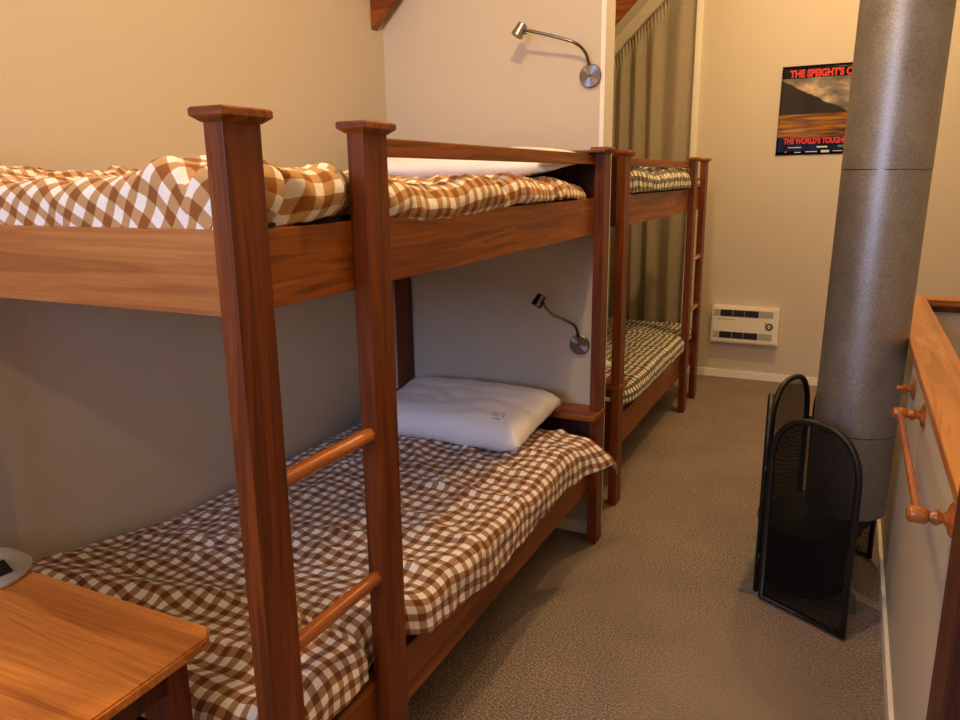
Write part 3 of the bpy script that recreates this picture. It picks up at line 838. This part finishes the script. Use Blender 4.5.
# ------------------------------------------------------------------ towel rails on the half wall
def towel_rail(label, ya, yb, z, off=.058):
    r = thing('towel_rail', label, 'towel rail', (XW, (ya+yb)/2, z))
    p0 = parent_loc(r)
    for y in (ya, yb):
        bm = bmesh.new()
        lathe(bm, (XW-.0005, y, z), (-1, 0, 0), [(0, .034), (.004, .036), (.008, .030), (.012, .016), (.018, .010), (.022, .012), (.028, .0165), (.034, .0165), (.040, .011), (.044, .0115), (.046, .015), (.050, .0175),
                                        (.075, .0175), (.081, .0155), (.084, .010)], 28)
        shift(bm, p0); smooth_by_angle(finish(bm, 'bracket', wturn, r), 50)
    bm = bmesh.new(); lathe(bm, (XW-off-.005, ya, z), (0, 1, 0), [(0.012, .0095), (yb-ya-.012, .0095)], 20)
    shift(bm, p0); smooth_by_angle(finish(bm, 'rod', wturn, r))
    return r
towel_rail('turned wooden towel rail with a round rod fixed along the half wall', .735, 1.49, .915)
pg = thing('wall_peg', 'turned wooden peg on the half wall close beside the flue pipe', 'peg', (XW, 1.880, .893))
bm = bmesh.new(); lathe(bm, (-.0005, 0, 0), (-1, 0, 0), [(0, .032), (.004, .034), (.008, .028), (.012, .015)], 28); smooth_by_angle(finish(bm, 'backplate', wturn, pg), 50)
bm = bmesh.new(); lathe(bm, (-.0115, 0, 0), (-1, 0, 0), [(0, .013), (.004, .010), (.010, .0115), (.016, .0165), (.022, .0165), (.027, .010), (.031, .008), (.036, .010), (.041, .009), (.043, .004)], 28); smooth_by_angle(finish(bm, 'knob', wturn, pg), 50)

# ------------------------------------------------------------------ newel post at the near end of the half wall
bm = bmesh.new(); box(bm, 1.066, 1.190, .080, .199, 0, 1.26, .004)
shift(bm, (1.146, .4, 0)); nw = finish(bm, 'newel_post', wdark); nw.location = (1.146, .4, 0)
tag(nw, 'dark red-brown timber newel post at the near end of the half wall', 'post')

# ------------------------------------------------------------------ bedside table
DX, DY, DZ = -.106, -.010, .770
dk = thing('side_table', 'polished orange-brown wooden side table with clipped corner beside the bunk', 'table', (-.55, -.35, 0))
bm = bmesh.new()
x0, y0 = -1.03, -.66; c = .028
poly = [(x0, y0), (DX-c, y0), (DX, y0+c), (DX, DY-c), (DX-c, DY), (x0, DY)]
prism(bm, poly, lambda u, v, d: Vector((u, v, d)), DZ-.022, DZ)
bmesh.ops.bevel(bm, geom=[e for e in bm.edges], offset=.004, segments=2, affect='EDGES')
shift(bm, parent_loc(dk)); finish(bm, 'tabletop', wdesk, dk)
for xa, xb in ((DX-.115, DX-.045), (x0+.03, x0+.10)):
    for ya, yb in ((DY-.09, DY-.045), (y0+.045, y0+.09)):
        B('leg', wz_, dk, xa, xb, ya, yb, 0, DZ-.022)
for a in (((DX-.075, DX-.055, DY-.60, DY-.09)), (x0+.05, x0+.07, DY-.60, DY-.09)): B('apron', wdark, dk, *a, DZ-.10, DZ-.0225)
for a in ((x0+.10, DX-.115, DY-.075, DY-.055), (x0+.10, DX-.115, y0+.055, y0+.075)): B('apron', wdark, dk, *a, DZ-.10, DZ-.0225)

# round silver lamp base
lx, ly = -.735, -.082
lb = thing('table_lamp', 'round silver domed lamp base with small black square standing on the side table', 'lamp', (lx, ly, DZ))
bm = bmesh.new(); lathe(bm, (0, 0, .0), (0, 0, 1), [(0, .098), (.002, .106), (.008, .108), (.011, .105), (.013, .1025), (.022, .093), (.034, .075), (.044, .052), (.050, .028), (.052, .012)], 56)
smooth_by_angle(finish(bm, 'base', silver_m, lb), 25)
bm = bmesh.new(); ang = .03
Mx = Matrix.Translation((.079, .008, .0325)) @ Matrix.Rotation(math.radians(36), 4, 'Y')
bmesh.ops.create_cube(bm, size=1, matrix=Mx @ Matrix.Diagonal((.034, .036, .004, 1))); finish(bm, 'switch_panel', black_m, lb)
bm = bmesh.new(); tube(bm, bez([(0, 0, .05), (0, 0, .12), (-.01, -.03, .20), (-.05, -.10, .26), (-.09, -.17, .25)], 8), .007, 12); finish(bm, 'stem', silver_m, lb, True)
bm = bmesh.new(); lathe(bm, (-.09, -.17, .27), (-.2, -.3, -1), [(0, .016), (.03, .022), (.08, .05), (.078, .046)], 28); smooth_by_angle(finish(bm, 'shade', silver_m, lb))

# ------------------------------------------------------------------ lights
def area(name, loc, target, size, energy, col, sy=None, spread=None):
    l = bpy.data.lights.new(name, 'AREA'); l.energy = energy; l.color = col; l.size = size
    if sy: l.shape = 'RECTANGLE'; l.size_y = sy
    if spread: l.spread = spread
    o = bpy.data.objects.new(name, l); COL.objects.link(o); o.location = loc
    o.rotation_euler = (Vector(target)-Vector(loc)).to_track_quat('-Z', 'Y').to_euler(); return o
def lamp(name, loc, energy, col, r=.06):
    l = bpy.data.lights.new(name, 'POINT'); l.energy = energy; l.color = col; l.shadow_soft_size = r
    o = bpy.data.objects.new(name, l); COL.objects.link(o); o.location = loc; return o
WARM = (1., .645, .28)
lamp('ceiling_lamp_front', (.30, .55, 3.15), 70, WARM)
lamp('ceiling_lamp_rear', (.75, 3.75, 3.25), 90, WARM)
lamp('ceiling_lamp_back', (.35, -1.5, 2.75), 29, WARM)
area('window_daylight', (-.15, YB+.03, 1.80), (-.1, 2, .65), 1.4, 84, (.42, .58, 1.), 1.1)
w = bpy.data.worlds.new('World'); sc.world = w; w.use_nodes = True
w.node_tree.nodes['Background'].inputs[0].default_value = (.5, .6, .8, 1); w.node_tree.nodes['Background'].inputs[1].default_value = .1

# ------------------------------------------------------------------ camera
R_ = Vector((0.9007945513403699, 0.4340751253557961, -0.012163955888254125))
U_ = Vector((-0.09007686332009342, 0.214183641797283, 0.9726312385898709))
F_ = Vector((-0.4248003471866692, 0.8750452291932133, -0.23203558325455653))
cam = bpy.data.cameras.new('camera'); co = bpy.data.objects.new('camera', cam); COL.objects.link(co)
M = Matrix((R_, U_, -F_)).transposed().to_4x4(); M.translation = Vector((0.9039015679918023, -0.947056972586862, 1.5945209946856704))
co.matrix_world = M
cam.sensor_fit = 'HORIZONTAL'; cam.sensor_width = 36; cam.lens = 760.4569296369268/960*36; cam.clip_start = .02
sc.camera = co
vs_ = sc.view_settings
sc.display_settings.display_device = 'sRGB'
vs_.view_transform = 'Standard'; vs_.look = 'None'; vs_.gamma = 1; vs_.exposure = .14; vs_.use_curve_mapping = False
for o in COL.objects:
    if o.parent is None and o.get('category'):
        g_ = {'bunk bed': 'bunk beds along the left wall', 'mattress': 'mattresses on the bunks', 'duvet': 'check duvets on the bunks',
              'pillow': 'pillows on the bunks', 'wall lamp': 'reading lamps on the partition wall'}.get(o['category'])
        if g_: o['group'] = g_
